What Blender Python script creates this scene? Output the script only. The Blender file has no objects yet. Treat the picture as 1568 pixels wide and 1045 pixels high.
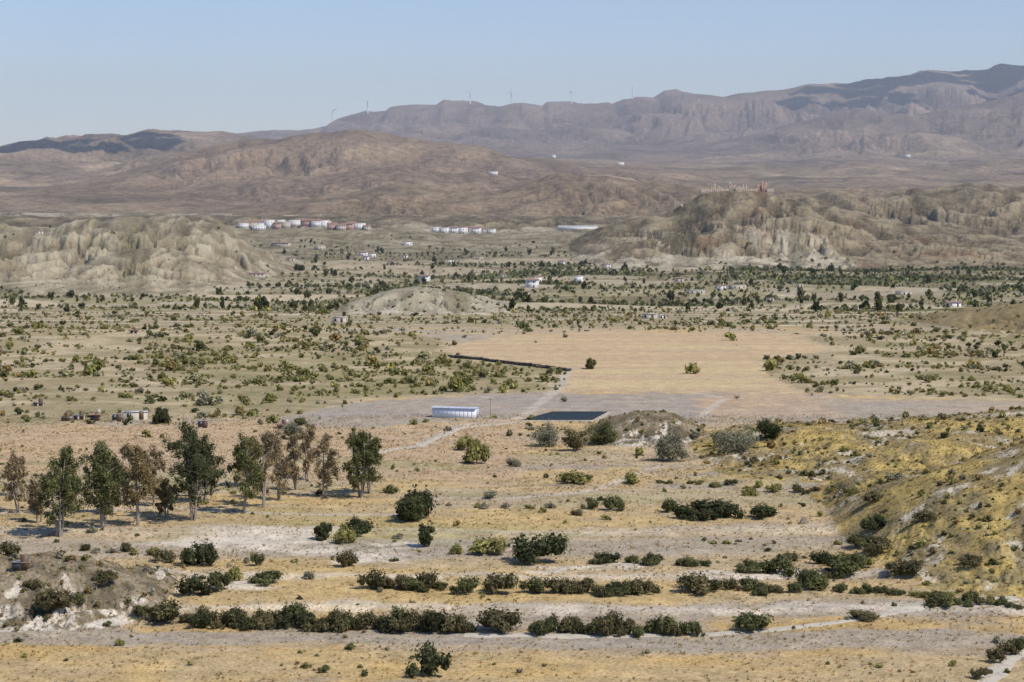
import bpy, math, numpy as np, time
from mathutils import Vector
T0=time.time()
scene=bpy.context.scene
# ------------------------------------------------------------------ camera survey
F=70/36*1568; HC=55.0; PIT=math.atan(222.5/F)
cp,sp=math.cos(PIT),math.sin(PIT)
def ray(px,py):
    u=(px-784)/F; v=(522.5-py)/F
    fy=cp+v*sp
    return u/fy,(v*cp-sp)/fy          # dx/dy , dz/dy
def at_depth(px,py,D):
    a,b=ray(px,py); return a*D,HC+b*D
def onplain(px,py,z=0.0):
    a,b=ray(px,py); D=(z-HC)/b; return a*D,D
cam_d=bpy.data.cameras.new("camera"); cam=bpy.data.objects.new("camera",cam_d)
scene.collection.objects.link(cam); scene.camera=cam
cam_d.lens=70; cam_d.sensor_width=36; cam_d.clip_start=1; cam_d.clip_end=60000
cam.location=(0,0,HC); cam.rotation_euler=(math.pi/2-PIT,0,0)
# ------------------------------------------------------------------ noise
GA=np.cos(np.arange(64)*2*np.pi/64); GB=np.sin(np.arange(64)*2*np.pi/64)
def perlin(x,y,seed=0):
    xi=np.floor(x).astype(np.int64); yi=np.floor(y).astype(np.int64)
    xf=x-xi; yf=y-yi
    def g(ix,iy,fx,fy):
        h=(ix*374761393+iy*668265263+seed*974634777)&0xffffffff
        h=((h^(h>>13))*1274126177)&0xffffffff
        h=((h^(h>>16))>>3)&63
        return GA[h]*fx+GB[h]*fy
    u=xf*xf*xf*(xf*(xf*6-15)+10); v=yf*yf*yf*(yf*(yf*6-15)+10)
    a=g(xi,yi,xf,yf); b=g(xi+1,yi,xf-1,yf); c=g(xi,yi+1,xf,yf-1); d=g(xi+1,yi+1,xf-1,yf-1)
    return ((a+(b-a)*u)+((c+(d-c)*u)-(a+(b-a)*u))*v)*1.5
def fbm(x,y,o=4,seed=0):
    s=0;a=1;t=0
    for i in range(o):
        s=s+a*perlin(x,y,seed+i*17); t+=a; a*=.5; x=x*2.03+5.1; y=y*2.03-3.7
    return s/t
def sstep(a,b,x):
    t=np.clip((x-a)/(b-a),0,1); return t*t*(3-2*t)
def erod(x,y,L,seed,an=2.2,o=4):
    wx=perlin(x/(L*2.5),y/(L*2.5),seed+50)*L*.9; wy=perlin(x/(L*2.5)+9,y/(L*2.5),seed+51)*L*.9
    X=(x+wx)/L; Y=(y+wy)/(L*an)
    s=0;a=1;t=0
    for i in range(o):
        n=perlin(X,Y,seed+i*7); s=s+a*np.sqrt(n*n+.006)*1.6; t+=a; a*=.58; X=X*1.97+3.3; Y=Y*1.6+1.7
    return np.clip(s/t*1.55-.10,0,1)       # 0 = gully bottom
BY=[0,800,900,1100,1400,2200,2700,3500,5000,7000,9000,11000,14000,30000]
BZ=[0,0,-3,-11,-19,-21,-6,12,60,140,215,290,380,700]
def base(y): return np.interp(y,BY,BZ)
# name,label,D,Wf,Wb,power,gully amp,gully L, aniso, table
LAY=[
 ("far",5,14000,4600,6000,1.0,330,850,1.5,[(-900,235),(0,225),(300,212),(400,200),(460,198),(505,190),(515,180),(545,172),(560,168),(590,170),(598,164),(640,161),(668,158),(680,152),(700,155),(760,156),(800,155),(830,160),(838,154),(900,153),(940,156),(955,148),(985,148),(1000,150),(1015,140),(1035,136),(1060,142),(1110,142),(1130,136),(1200,134),(1230,128),(1300,124),(1330,116),(1390,112),(1410,106),(1440,106),(1480,103),(1510,105),(1530,98),(1568,97),(1800,80),(2400,120)]),
 ("far2",5,12000,2100,2000,1.1,180,460,1.5,[(500,240),(560,226),(600,206),(650,196),(700,203),(760,190),(820,199),(900,186),(960,198),(1040,182),(1110,196),(1180,188),(1300,190),(1568,190)]),
 ("far3",5,9600,1500,1500,1.1,90,310,1.6,[(600,262),(680,242),(740,228),(800,241),(880,250),(960,240),(1040,243),(1120,228),(1200,222),(1290,229),(1380,212),(1460,218),(1568,205),(1900,200)]),
 ("spur",5,10500,2500,2600,1.05,200,440,1.7,[(900,262),(1000,240),(1080,222),(1150,205),(1210,190),(1260,176),(1310,163),(1360,170),(1400,174),(1450,162),(1500,160),(1530,150),(1568,138),(1750,110),(2300,150)]),
 ("foot",5,7200,1300,1500,1.1,65,210,1.7,[(800,290),(900,277),(980,262),(1060,268),(1150,258),(1230,265),(1310,252),(1400,260),(1480,250),(1568,246),(1900,240)]),
 ("leftr",5,8600,2300,2600,1.0,180,380,1.7,[(-900,270),(-300,250),(0,230),(40,218),(75,209),(90,205),(110,209),(130,201),(150,204),(185,205),(232,197),(260,201),(300,199),(380,206),(440,214),(520,230),(700,262)]),
 ("leftf",5,6800,1300,1500,1.1,90,220,1.7,[(-900,285),(-300,268),(0,262),(70,248),(150,258),(210,242),(270,234),(330,248),(400,262),(520,290)]),
 ("centr",5,6200,1700,2400,1.1,95,280,1.8,[(-400,330),(0,300),(150,282),(250,250),(330,222),(400,209),(450,203),(500,199),(530,195),(560,197),(610,205),(660,215),(720,228),(790,240),(850,243),(900,250),(1000,262),(1120,282),(1200,300)]),
 ("centf",5,5000,1000,1300,1.15,50,150,1.8,[(-400,330),(0,312),(100,300),(200,305),(280,288),(350,276),(420,262),(480,268),(560,250),(620,256),(680,268),(740,262),(800,272),(900,282),(1000,295)]),
 ("lower",5,4000,900,1000,1.1,42,100,1.8,[(-500,335),(100,335),(250,332),(350,322),(450,308),(520,302),(600,287),(680,296),(740,304),(800,284),(860,270),(930,268),(1000,276),(1060,285),(1150,292),(1260,290),(1400,291),(1568,290),(2000,280)]),
 ("rbad",3,3150,480,700,1.0,42,60,2.0,[(1120,330),(1210,305),(1270,294),(1330,300),(1380,291),(1450,286),(1480,279),(1500,281),(1568,284),(1800,275),(2200,320)]),
 ("castle",3,2600,540,500,1.0,32,42,2.8,[(820,402),(870,372),(910,352),(950,336),(1000,326),(1040,316),(1065,303),(1085,293),(1130,291),(1172,292),(1195,301),(1240,310),(1285,318),(1330,328),(1400,343),(1500,352),(1568,368),(1700,390)]),
 ("castf",3,2330,290,320,1.0,19,28,2.4,[(850,418),(900,396),(940,376),(990,366),(1050,358),(1110,350),(1170,358),(1230,352),(1290,362),(1350,368),(1420,364),(1500,376),(1568,384),(1800,400)]),
 ("village",0,2720,300,500,1.0,9,60,2.0,[(250,372),(330,346),(370,345),(420,350),(480,350),(560,352),(600,351),(650,356),(770,358),(850,357),(900,360),(960,372),(1020,392)]),
 ("lbad",2,2000,480,380,1.05,20,30,2.6,[(-700,372),(-300,355),(-60,345),(0,343),(40,348),(90,346),(130,336),(190,331),(270,331),(320,334),(345,340),(365,354),(400,382),(440,410),(480,426)]),
 ("lbadf",2,1740,250,240,1.0,12,20,2.4,[(60,428),(120,408),(170,388),(220,380),(262,382),(300,394),(340,408),(390,427),(420,440)]),
 ("mound",4,1230,190,170,1.0,4.5,14,2.2,[(470,490),(520,470),(560,455),(600,442),(640,437),(690,442),(740,458),(780,468),(830,486)]),
 ("mound2",4,1120,90,90,1.0,3,14,2.0,[(760,490),(800,484),(830,488),(860,490),(900,486),(945,481),(990,489),(1040,492)]),
 ("rhill",4,880,190,220,1.0,4,22,2.0,[(1360,512),(1400,500),(1440,488),(1500,474),(1568,468),(1750,450),(2200,440)]),
 ("nhill",6,425,66,60,0.9,1.2,12,1.5,[(1020,697),(1060,690),(1100,680),(1150,669),(1200,661),(1250,655),(1310,656),(1370,652),(1450,645),(1568,632),(1800,600)]),
 ("nhill2",6,316,56,70,0.9,1.0,9,1.4,[(1255,836),(1290,822),(1325,800),(1370,768),(1420,745),(1470,730),(1520,716),(1568,700),(1800,630)]),
 ("lmound",6,266,22,24,0.9,1.3,4,1.4,[(-300,850),(-60,856),(0,862),(60,857),(110,862),(160,874),(200,888),(240,905),(262,925)]),
 ("pmound",6,455,32,34,0.9,1.6,6,1.4,[(895,668),(925,648),(955,636),(1000,631),(1035,636),(1060,650),(1095,672)]),
]
IDX={L[0]:i+1 for i,L in enumerate(LAY)}
NH0=IDX["nhill"]
for i,L in enumerate(LAY):
    tb=np.array([at_depth(a,b,L[2]) for a,b in L[9]])
    LAY[i]=L[:9]+(tb[:,0],tb[:,1]-base(L[2]))
CX,CZ=at_depth(1130,292,2600)
def hf(x,y,full=False):
    x=np.asarray(x,float); y=np.asarray(y,float)
    b=base(y); hm=np.zeros_like(x); lab=np.zeros(x.shape,int); gv=np.full(x.shape,.5); sh=np.zeros_like(x)
    for k,L in enumerate(LAY):
        D,Wf,Wb,pw,ga,gl,an,tx,tz=L[2:]
        m=(y>D-Wf)&(y<D+Wb)
        if not m.any(): continue
        xm=x[m]; ym=y[m]
        cr=np.interp(xm,tx,tz,left=tz[0],right=tz[-1])
        if ga>12: cr=cr+np.maximum(cr,0)**.5*perlin(xm/(gl*.35),ym*0+.5,700+k)*.4
        t=(ym-D)/np.where(ym<D,Wf,Wb)
        warp=perlin(xm/(Wf*.5),ym/(Wf*.5),90+k)*.3*np.clip(np.abs(t)*3,0,1)
        s=np.clip(1-np.abs(t)-warp*(1-np.abs(t)),0,1)
        shp=s**pw
        shp=shp*(1-.3*(1-s)) if ga>5 else shp*shp*(3-2*shp)
        e=erod(xm,ym,gl,k*31+3,an,6 if ga>=12 else 4)
        mask=(1-np.exp(-(t/.28)**2))*sstep(0,.3,s)
        hh=cr*shp
        h=hh-np.minimum(ga,hh*.7)*(1-e)*mask*1.35
        h=h-(1-e)*np.minimum(ga,np.maximum(hh,0))*.12
        h=np.where(cr>0,h,0)
        cur=hm[m]; up=h>cur
        hm[m]=np.where(up,h,cur)
        q=lab[m]; lab[m]=np.where(up&(h>(0.35 if L[1]==6 else 1.0)),k+1,q)
        q=gv[m]; gv[m]=np.where(up,e,q)
        q=sh[m]; sh[m]=np.where(up,s,q)
    near=np.clip(1500/np.maximum(y,1),0,1)
    z=b+hm+perlin(x/35,y/22,5)*.35+perlin(x/7,y/6,6)*.12*near
    tn=y+perlin(x/60,y/200,8)*9+x*.03
    z=z+.5*sstep(262,264,tn)+.4*sstep(283,285,tn)+.5*sstep(318,321,tn)-1.4*sstep(330,480,tn)
    z=z+sstep(1150,1300,y)*(1-sstep(2300,2500,y))*perlin(x/160,y/90,12)*3.5
    z=z+sstep(3000,4500,y)*fbm(x/420,y/420,3,15)*22
    w=np.exp(-((x-CX)/46)**4-((y-2600)/26)**4)
    z=z*(1-w)+w*(CZ+perlin(x/9,y/9,33)*.8)
    if full: return z,lab,gv,sh
    return z
rs=np.exp(np.linspace(math.log(150),math.log(20000),5000))
def place(px,py):
    a,b=ray(px,py)
    zz=HC+b*rs; h=hf(a*rs,rs); w=np.nonzero(zz<h)[0]
    if len(w)==0: return None
    i=max(w[0],1); d0=zz[i-1]-h[i-1]; d1=h[i]-zz[i]; t=d0/(d0+d1+1e-9)
    r=rs[i-1]+(rs[i]-rs[i-1])*t
    return a*r,r,float(hf(np.array([a*r]),np.array([r]))[0])
# ------------------------------------------------------------------ colours
def lin(r,g,b,k=.84):
    return np.array([((c/255+.055)/1.055)**2.4 for c in (r,g,b)])*k
def pip(x,y,poly):
    ins=np.zeros(x.shape,bool); n=len(poly); j=n-1
    for i in range(n):
        xi,yi=poly[i]; xj,yj=poly[j]
        if yi!=yj:
            c=((yi>y)!=(yj>y))&(x<(xj-xi)*(y-yi)/(yj-yi)+xi); ins^=c
        j=i
    return ins
def wp(pts): return [onplain(a,b) for a,b in pts]
P_field=wp([(668,538),(720,523),(800,513),(930,506),(1205,511),(1222,522),(1268,531),(1262,539),(1165,551),(1178,575),(1235,604),(1060,598),(862,600),(872,566),(770,554)])
P_fieldlow=wp([(872,566),(1172,562),(1185,583),(1060,600),(862,602)])
P_grey=wp([(430,641),(560,614),(700,606),(860,599),(1060,600),(1100,606),(1060,640),(1075,655),(930,640),(800,632),(560,655),(480,652)])
P_grey2=wp([(1240,606),(1800,612),(1800,640),(1568,642),(1300,640),(1200,632)])
P_tan2=wp([(1060,598),(1235,604),(1300,640),(1200,640),(1070,645)])
P_SL=wp([(-500,503),(0,495),(400,500),(560,508),(680,518),(668,538),(700,548),(872,567),(860,598),(560,612),(430,638),(200,642),(0,656),(-500,668)])
P_SR=wp([(1168,551),(1268,532),(1225,512),(1568,500),(2000,500),(2000,612),(1568,611),(1235,604),(1170,575)])
P_lush=wp([(260,540),(520,530),(690,552),(872,570),(860,596),(600,606),(430,618),(300,600)])
P_warm=wp([(-400,668),(0,655),(430,645),(560,655),(800,640),(800,760),(640,745),(430,740),(0,720),(-400,720)])
def segd(x,y,pts):
    d=np.full(x.shape,1e9)
    for (ax,ay),(bx,by) in zip(pts[:-1],pts[1:]):
        vx,vy=bx-ax,by-ay; t=np.clip(((x-ax)*vx+(y-ay)*vy)/(vx*vx+vy*vy),0,1)
        d=np.minimum(d,np.hypot(x-ax-t*vx,y-ay-t*vy))
    return d
NP=300
pr=np.random.default_rng(3)
pc=np.stack([pr.uniform(-800,900,NP),pr.uniform(1130,2650,NP)],1)
ptype=pr.choice(4,NP,p=[.36,.32,.09,.23])   # 0 bare,1 grove,2 dense green,3 scrub
gb=(pc[:,0]>-80)&(pc[:,1]>1450)&(pc[:,1]<2150)&(pr.uniform(0,1,NP)<.38); ptype[gb]=pr.choice([1,2],gb.sum())
ptint=pr.uniform(.82,1.15,NP); pang=pr.integers(0,5,NP)
def parcel(x,y):
    xx=(x+perlin(x/50,y/50,71)*8).astype(np.float32); yy=((y+perlin(x/60,y/60,72)*8)*1.0).astype(np.float32)
    best=np.full(x.shape,1e18,np.float32); bi=np.zeros(x.shape,np.int32); sec=best.copy()
    for i in range(NP):
        d=((xx-np.float32(pc[i,0]))*np.float32(.75))**2+((yy-np.float32(pc[i,1]))*np.float32(1.3))**2
        m=d<best
        sec=np.minimum(sec,np.where(m,best,d)); best=np.where(m,d,best); bi[m]=i
    return bi,np.sqrt(sec)-np.sqrt(best)
def mix(c,d,t): 
    t=np.clip(t,0,1)[:,None] if np.ndim(t) else t
    return c*(1-t)+d*t
def zonecol(x,y,z,lab,gv,sh):
    n=len(x); c=np.zeros((n,3))
    near=y<1180
    X=x[near]; Y=y[near]
    n1=fbm(X/45,Y/26,4,101); n2=fbm(X/9,Y/7,3,102); n3=fbm(X/120,Y/34,3,103); n4=fbm(X/3,Y/2.5,2,104)
    soil=lin(192,171,138); straw=lin(205,175,117); gravel=lin(174,162,144); pale=lin(224,210,188); warm=lin(199,170,134)
    C=np.tile(soil,(len(X),1))
    C=mix(C,gravel,sstep(-.05,.3,n3)*.75)
    C=mix(C,straw,sstep(-.04,.33,n1+.35*n2)*.72)
    C=mix(C,lin(200,165,104),(Y<258)*sstep(-.25,.25,n1+.4*n2)*.7)
    C=mix(C,warm,pip(X+n2*10,Y+n2*10,P_warm)*.8)
    C=mix(C,lin(166,159,110),((Y>300)&(Y<420))*sstep(.0,.35,fbm(X/50,Y/18,3,131))*.6)
    tn=Y+perlin(X/60,Y/200,8)*9+X*.03
    for a,b,col,k in [(263,266,pale,.6),(284,286.5,pale,.6),(320,323,pale,.3),(242,251,gravel,.85),(268,282,straw,.5),(288,300,straw,.45),(303,316,gravel,.55),(325,345,straw,.4),(222,238,straw,.55)]:
        C=mix(C,col,sstep(a-1.5,a+1.5,tn+n2*4)*(1-sstep(b-1.5,b+1.5,tn+n2*4))*k)
    jx=X+n2*5; jy=Y+n2*8
    for (a,b,ra,rb) in [(400,834,150,15),(575,862,70,11),(470,852,60,7),(60,900,80,14),(600,845,60,6),(280,840,80,8),(350,905,90,8),(1150,890,120,6),(900,880,120,5)]:
        cx,cy=onplain(a,b); ex=onplain(a+ra,b)[0]-cx; ey=cy-onplain(a,b+rb)[1]
        C=mix(C,pale,(1-sstep(.5,1.1,np.hypot((jx-cx)/ex,(jy-cy)/ey)))*.85)
    scr=pip(jx,jy,P_SL)|pip(jx,jy,P_SR)
    SC=mix(np.tile(lin(166,150,114),(len(X),1)),lin(196,177,143),sstep(-.15,.25,n1))
    SC=mix(SC,lin(134,128,86),sstep(.02,.35,fbm(X/25,Y/16,3,133)+.3*n4)*.55)
    lsh=sstep(-.1,.25,fbm(X/40,Y/26,3,160)+.25)*pip(X+n1*40,Y+n1*40,P_lush)
    SC=mix(SC,lin(144,136,88),lsh*.4)
    C=mix(C,SC,scr*.95)
    jx2=X+n1*16+n2*8; jy2=Y+n1*16+n2*10
    g=pip(jx2,jy2,P_grey)*.75+pip(jx2,jy2,P_grey2)*.4
    C=mix(C,lin(168,158,146),g)
    C=mix(C,lin(194,167,138),pip(jx2,jy2,P_tan2)*.7)
    fd=pip(X+n2*5,Y+n2*7,P_field); band=fbm(X/140,Y/9,3,150)
    C=mix(C,mix(np.tile(lin(200,172,136),(len(X),1)),lin(209,184,142),sstep(-.3,.4,band)),fd*.95)
    fl=pip(X+n2*4,Y+n2*3,P_fieldlow)
    C=mix(C,lin(210,187,140),fl*sstep(-.3,.6,np.sin(Y/7.+n1*1.5))*.75)
    fy=sstep(820,900,Y)*(~scr)*(~fd)
    FC=mix(np.tile(lin(164,149,116),(len(X),1)),lin(206,190,160),sstep(.0,.3,fbm(X/90,Y/22,4,140)))
    FC=mix(FC,lin(124,122,80),sstep(.05,.3,fbm(X/50,Y/16,3,141))*.6)
    C=mix(C,FC,fy*.9)
    for pts,w in [([(870,565),(860,590),(800,640),(700,652),(640,685),(560,700)],1.6),([(1070,640),(1110,610),(1060,600)],1.2),([(640,772),(780,775),(900,765),(1010,720)],1.2),([(0,800),(250,790),(420,800),(640,800)],1.4)]:
        dd=segd(X,Y,wp(pts)); C=mix(C,lin(205,192,172),(1-sstep(w*.5,w*1.4,dd+n4*.5))*.65)
    C=C*(1+(.22*n4+.16*n2)*np.where(fd,.4,1))[:,None]
    c[near]=C
    mid=(~near)&(y<2900)
    X=x[mid];Y=y[mid]
    bi,ed=parcel(X,Y)
    n1=fbm(X/60,Y/40,4,201); n2=fbm(X/12,Y/12,3,202)
    pal=np.array([lin(194,177,144),lin(160,148,112),lin(116,118,76),lin(148,136,102)])
    C=pal[ptype[bi]]*ptint[bi][:,None]
    C=mix(C,lin(104,104,72),(1-sstep(1,5,ed))*.55)
    C=mix(C,lin(206,192,164),sstep(.10,.33,n1)*.55)
    far_=sstep(2150,2500,Y)
    C=mix(C,mix(np.tile(lin(154,141,110),(len(X),1)),lin(198,183,150),sstep(-.1,.35,fbm(X/50,Y/30,4,210))),far_*.75)
    C=C*(1+.3*n2)[:,None]
    c[mid]=C
    far=y>=2900
    X=x[far];Y=y[far]
    n1=fbm(X/500,Y/400,5,301); n2=fbm(X/90,Y/90,4,302)
    C=np.tile(lin(156,136,112),(len(X),1))
    C=mix(C,lin(184,162,130),sstep(.05,.35,n1)*.6)
    C=mix(C,lin(112,101,82),sstep(.0,.3,-n1)*.65)
    C=mix(C,lin(124,112,108),sstep(6800,10500,Y)*.65)  # greyer with distance: aerial haze painted into the ground colour
    # dirt tracks contouring the brown hills
    tr=np.abs(perlin(X/260,Y/190,330)); C=mix(C,lin(196,176,144),(1-sstep(.006,.022,tr))*(Y<6500)*sstep(.0,.15,perlin(X/700,Y/600,331))*.6)
    pf=(1-sstep(0.5,1,np.hypot((X-330)/300,(Y-8700)/260)+n1*1.2))
    C=mix(C,lin(190,170,136),pf*.5)
    C=C*(1+.42*n2)[:,None]
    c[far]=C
    e=gv; N=fbm(x/np.maximum(y*.02,4),y/np.maximum(y*.02,4),3,401)  # e also scales the hill colours below: gully shade painted in
    def lay(names,f):
        m=np.isin(lab,[IDX[q] for q in names])
        if m.any(): c[m]=f(m)
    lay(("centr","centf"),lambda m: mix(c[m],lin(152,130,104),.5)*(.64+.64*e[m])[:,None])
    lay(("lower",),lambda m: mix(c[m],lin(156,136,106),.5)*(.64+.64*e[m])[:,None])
    lay(("far","spur","leftr","far2","far3","foot","leftf"),lambda m: c[m]*(.62+.72*e[m])[:,None])  # gullies of the ranges darkened, relief shade put into the colour
    def castle(m):
        C=np.tile(lin(142,127,100),(m.sum(),1))
        C=mix(C,lin(178,163,132),sstep(.4,.85,e[m])*.55)
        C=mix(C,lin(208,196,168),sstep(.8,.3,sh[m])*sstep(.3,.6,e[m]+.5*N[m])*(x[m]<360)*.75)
        C=mix(C,lin(152,110,84),sstep(.2,.5,fbm(x[m]/50,y[m]/90,2,410))*(x[m]>200)*(x[m]<520)*.45)
        C=mix(C,lin(104,97,72),sstep(.0,.35,N[m])*.5)
        return C*(.60+.66*e[m])[:,None]  # painted gully shade on the castle hill
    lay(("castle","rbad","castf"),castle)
    def bad(m):
        C=np.tile(lin(160,147,119),(m.sum(),1))
        C=mix(C,lin(194,182,153),sstep(.4,.85,e[m])*.6)
        C=mix(C,lin(126,116,88),sstep(.0,.35,N[m])*.55)
        return C*(.68+.52*e[m])[:,None]  # gully bottoms painted darker in place of shade
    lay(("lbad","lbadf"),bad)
    lay(("village",),lambda m: mix(mix(c[m],lin(150,138,108),.4),lin(200,186,156),sstep(.4,.8,e[m])*.5))
    lay(("mound","mound2"),lambda m: mix(mix(np.tile(lin(170,160,136),(m.sum(),1)),lin(122,114,86),sstep(-.05,.3,N[m])*.7),lin(210,200,178),sstep(.45,.15,sh[m])*.6)*(.72+.46*e[m])[:,None])  # colour darkened in gullies as painted shade
    lay(("rhill",),lambda m: mix(np.tile(lin(142,125,90),(m.sum(),1)),lin(168,149,108),sstep(-.1,.4,N[m]))*(.8+.35*e[m])[:,None])
    def nh(m):
        xx=x[m];yy=y[m]; a=fbm(xx/14,yy/12,4,430); b=fbm(xx/4,yy/4,4,431)
        C=np.tile(lin(164,146,102),(m.sum(),1))
        C=mix(C,lin(196,169,100),sstep(-.15,.2,a+.4*b)*.75)
        C=mix(C,lin(142,130,108),sstep(.05,.35,-a+.6*b)*.65)
        C=mix(C,lin(208,196,172),sstep(.34,.52,-a+.8*b+.2*(1-e[m]))*.8)
        return C*(1+.45*b)[:,None]
    lay(("nhill","nhill2"),nh)
    def pm(m):
        xx=x[m];yy=y[m]; b=fbm(xx/4,yy/4,4,431); d=fbm(xx/2,yy/1.5,3,432)
        C=np.tile(lin(152,138,113),(m.sum(),1))
        C=mix(C,lin(98,89,70),sstep(-.05,.2,-b+.3*d)*.7)
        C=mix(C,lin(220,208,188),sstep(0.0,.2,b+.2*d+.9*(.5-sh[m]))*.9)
        return C*(1+.3*d)[:,None]
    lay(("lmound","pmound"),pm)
    return np.clip(c,.015,.8)
# ------------------------------------------------------------------ node helpers
def newmat(name):
    m=bpy.data.materials.new(name); m.use_nodes=True; nt=m.node_tree
    return m,nt,nt.nodes["Principled BSDF"]
def simple(name,col,rough=.8,metal=0,nscale=.8,amt=.18):
    m,nt,b=newmat(name)
    tc=nt.nodes.new("ShaderNodeTexCoord"); no=nt.nodes.new("ShaderNodeTexNoise"); no.inputs["Scale"].default_value=nscale; no.inputs["Detail"].default_value=6
    nt.links.new(tc.outputs["Object"],no.inputs["Vector"])
    mr=nt.nodes.new("ShaderNodeMapRange"); mr.inputs["From Min"].default_value=.3; mr.inputs["From Max"].default_value=.7
    mr.inputs["To Min"].default_value=1-amt; mr.inputs["To Max"].default_value=1+amt
    nt.links.new(no.outputs[0],mr.inputs["Value"])
    vm=nt.nodes.new("ShaderNodeVectorMath"); vm.operation='SCALE'; vm.inputs[0].default_value=tuple(col[:3])
    nt.links.new(mr.outputs[0],vm.inputs["Scale"]); nt.links.new(vm.outputs[0],b.inputs["Base Color"])
    b.inputs["Roughness"].default_value=rough; b.inputs["Metallic"].default_value=metal
    return m
def terrain_mat():
    m,nt,b=newmat("dry_earth"); L=nt.links.new
    at=nt.nodes.new("ShaderNodeAttribute"); at.attribute_name="Col"
    geo=nt.nodes.new("ShaderNodeTexCoord")
    def noise(s,d,lo,hi,tmin,tmax):
        n=nt.nodes.new("ShaderNodeTexNoise"); n.inputs["Scale"].default_value=s; n.inputs["Detail"].default_value=d; n.inputs["Roughness"].default_value=.65
        L(geo.outputs["Object"],n.inputs["Vector"])
        r=nt.nodes.new("ShaderNodeMapRange"); r.inputs["From Min"].default_value=lo; r.inputs["From Max"].default_value=hi
        r.inputs["To Min"].default_value=tmin; r.inputs["To Max"].default_value=tmax; L(n.outputs[0],r.inputs["Value"]); return n,r
    n1,r1=noise(2.2,5,.3,.7,.60,1.38)
    n2,r2=noise(.25,6,.3,.7,.82,1.16)
    n3,r3=noise(.045,8,.42,.66,1.10,.58)
    mu=nt.nodes.new("ShaderNodeMath"); mu.operation='MULTIPLY'; L(r1.outputs[0],mu.inputs[0]); L(r2.outputs[0],mu.inputs[1])
    sep=nt.nodes.new("ShaderNodeSeparateXYZ"); L(geo.outputs["Object"],sep.inputs[0])
    dr=nt.nodes.new("ShaderNodeMapRange"); dr.inputs["From Min"].default_value=900; dr.inputs["From Max"].default_value=2500; L(sep.outputs["Y"],dr.inputs["Value"])
    mx=nt.nodes.new("ShaderNodeMix"); L(dr.outputs[0],mx.inputs[0]); mx.inputs[2].default_value=1; L(r3.outputs[0],mx.inputs[3])
    mu2=nt.nodes.new("ShaderNodeMath"); mu2.operation='MULTIPLY'; L(mu.outputs[0],mu2.inputs[0]); L(mx.outputs[0],mu2.inputs[1])
    vm=nt.nodes.new("ShaderNodeVectorMath"); vm.operation='SCALE'; L(at.outputs["Color"],vm.inputs[0]); L(mu2.outputs[0],vm.inputs["Scale"])
    L(vm.outputs[0],b.inputs["Base Color"]); b.inputs["Roughness"].default_value=.95; b.inputs["Specular IOR Level"].default_value=.1
    bu=nt.nodes.new("ShaderNodeBump"); bu.inputs["Distance"].default_value=.3; bu.inputs["Strength"].default_value=.8; L(n1.outputs[0],bu.inputs["Height"])
    bu2=nt.nodes.new("ShaderNodeBump"); bu2.inputs["Distance"].default_value=16; L(dr.outputs[0],bu2.inputs["Strength"]); L(n3.outputs[0],bu2.inputs["Height"]); L(bu.outputs[0],bu2.inputs["Normal"])
    L(bu2.outputs[0],b.inputs["Normal"])
    return m
MT=terrain_mat()
def leafmat(name,tr=.3):
    m,nt,b=newmat(name)
    at=nt.nodes.new("ShaderNodeAttribute"); at.attribute_name="Col"
    nt.links.new(at.outputs["Color"],b.inputs["Base Color"]); b.inputs["Roughness"].default_value=.75; b.inputs["Specular IOR Level"].default_value=.2
    t=nt.nodes.new("ShaderNodeBsdfTranslucent"); nt.links.new(at.outputs["Color"],t.inputs[0])
    ms=nt.nodes.new("ShaderNodeMixShader"); ms.inputs[0].default_value=tr
    nt.links.new(b.outputs[0],ms.inputs[1]); nt.links.new(t.outputs[0],ms.inputs[2]); nt.links.new(ms.outputs[0],nt.nodes["Material Output"].inputs[0])
    return m
ML=leafmat("foliage")
def mkmesh(name,V,Fc,mat,col=None,smooth=False,link=True):
    me=bpy.data.meshes.new(name); V=np.asarray(V,np.float32); Fc=np.asarray(Fc,np.int32); k=Fc.shape[1]
    me.vertices.add(len(V)); me.vertices.foreach_set("co",V.ravel())
    me.loops.add(Fc.size); me.loops.foreach_set("vertex_index",Fc.ravel())
    me.polygons.add(len(Fc)); me.polygons.foreach_set("loop_start",np.arange(0,Fc.size,k,dtype=np.int32))
    me.polygons.foreach_set("loop_total",np.full(len(Fc),k,np.int32))
    if smooth: me.polygons.foreach_set("use_smooth",np.ones(len(Fc),bool))
    me.update(calc_edges=True)
    if col is not None:
        a=me.attributes.new("Col",'FLOAT_COLOR','POINT'); a.data.foreach_set("color",np.concatenate([col,np.ones((len(V),1))],1).astype(np.float32).ravel())
    if mat: me.materials.append(mat)
    ob=bpy.data.objects.new(name,me)
    if link: scene.collection.objects.link(ob)
    return ob
# ------------------------------------------------------------------ terrain sheet
rr=np.linspace(120,27000,400000); s=190*np.log(rr)-90000/rr
nr=int(s[-1]-s[0]); rows=np.interp(np.linspace(s[0],s[-1],nr),s,rr); rows=np.concatenate([np.linspace(5,118,16),rows])
az=np.concatenate([np.linspace(-34,-16.4,70),np.linspace(-16.2,16.2,1000),np.linspace(16.4,34,70)])*math.pi/180
tx=np.tan(az); R,A=np.meshgrid(rows,tx,indexing='ij')
gx=(A*R).ravel(); gy=R.ravel()
gz,lab,gv,sh=hf(gx,gy,True)
gc=zonecol(gx,gy,gz,lab,gv,sh)
nr,nc=R.shape
ii=(np.arange(nr-1)[:,None]*nc+np.arange(nc-1)[None,:]).ravel()
Fq=np.stack([ii,ii+1,ii+nc+1,ii+nc],1)
V=np.stack([gx,gy,gz],1)
grp=[0]+[L[1] for L in LAY]
g=np.array(grp)[lab]
fg=g[Fq[:,0]]
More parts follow.
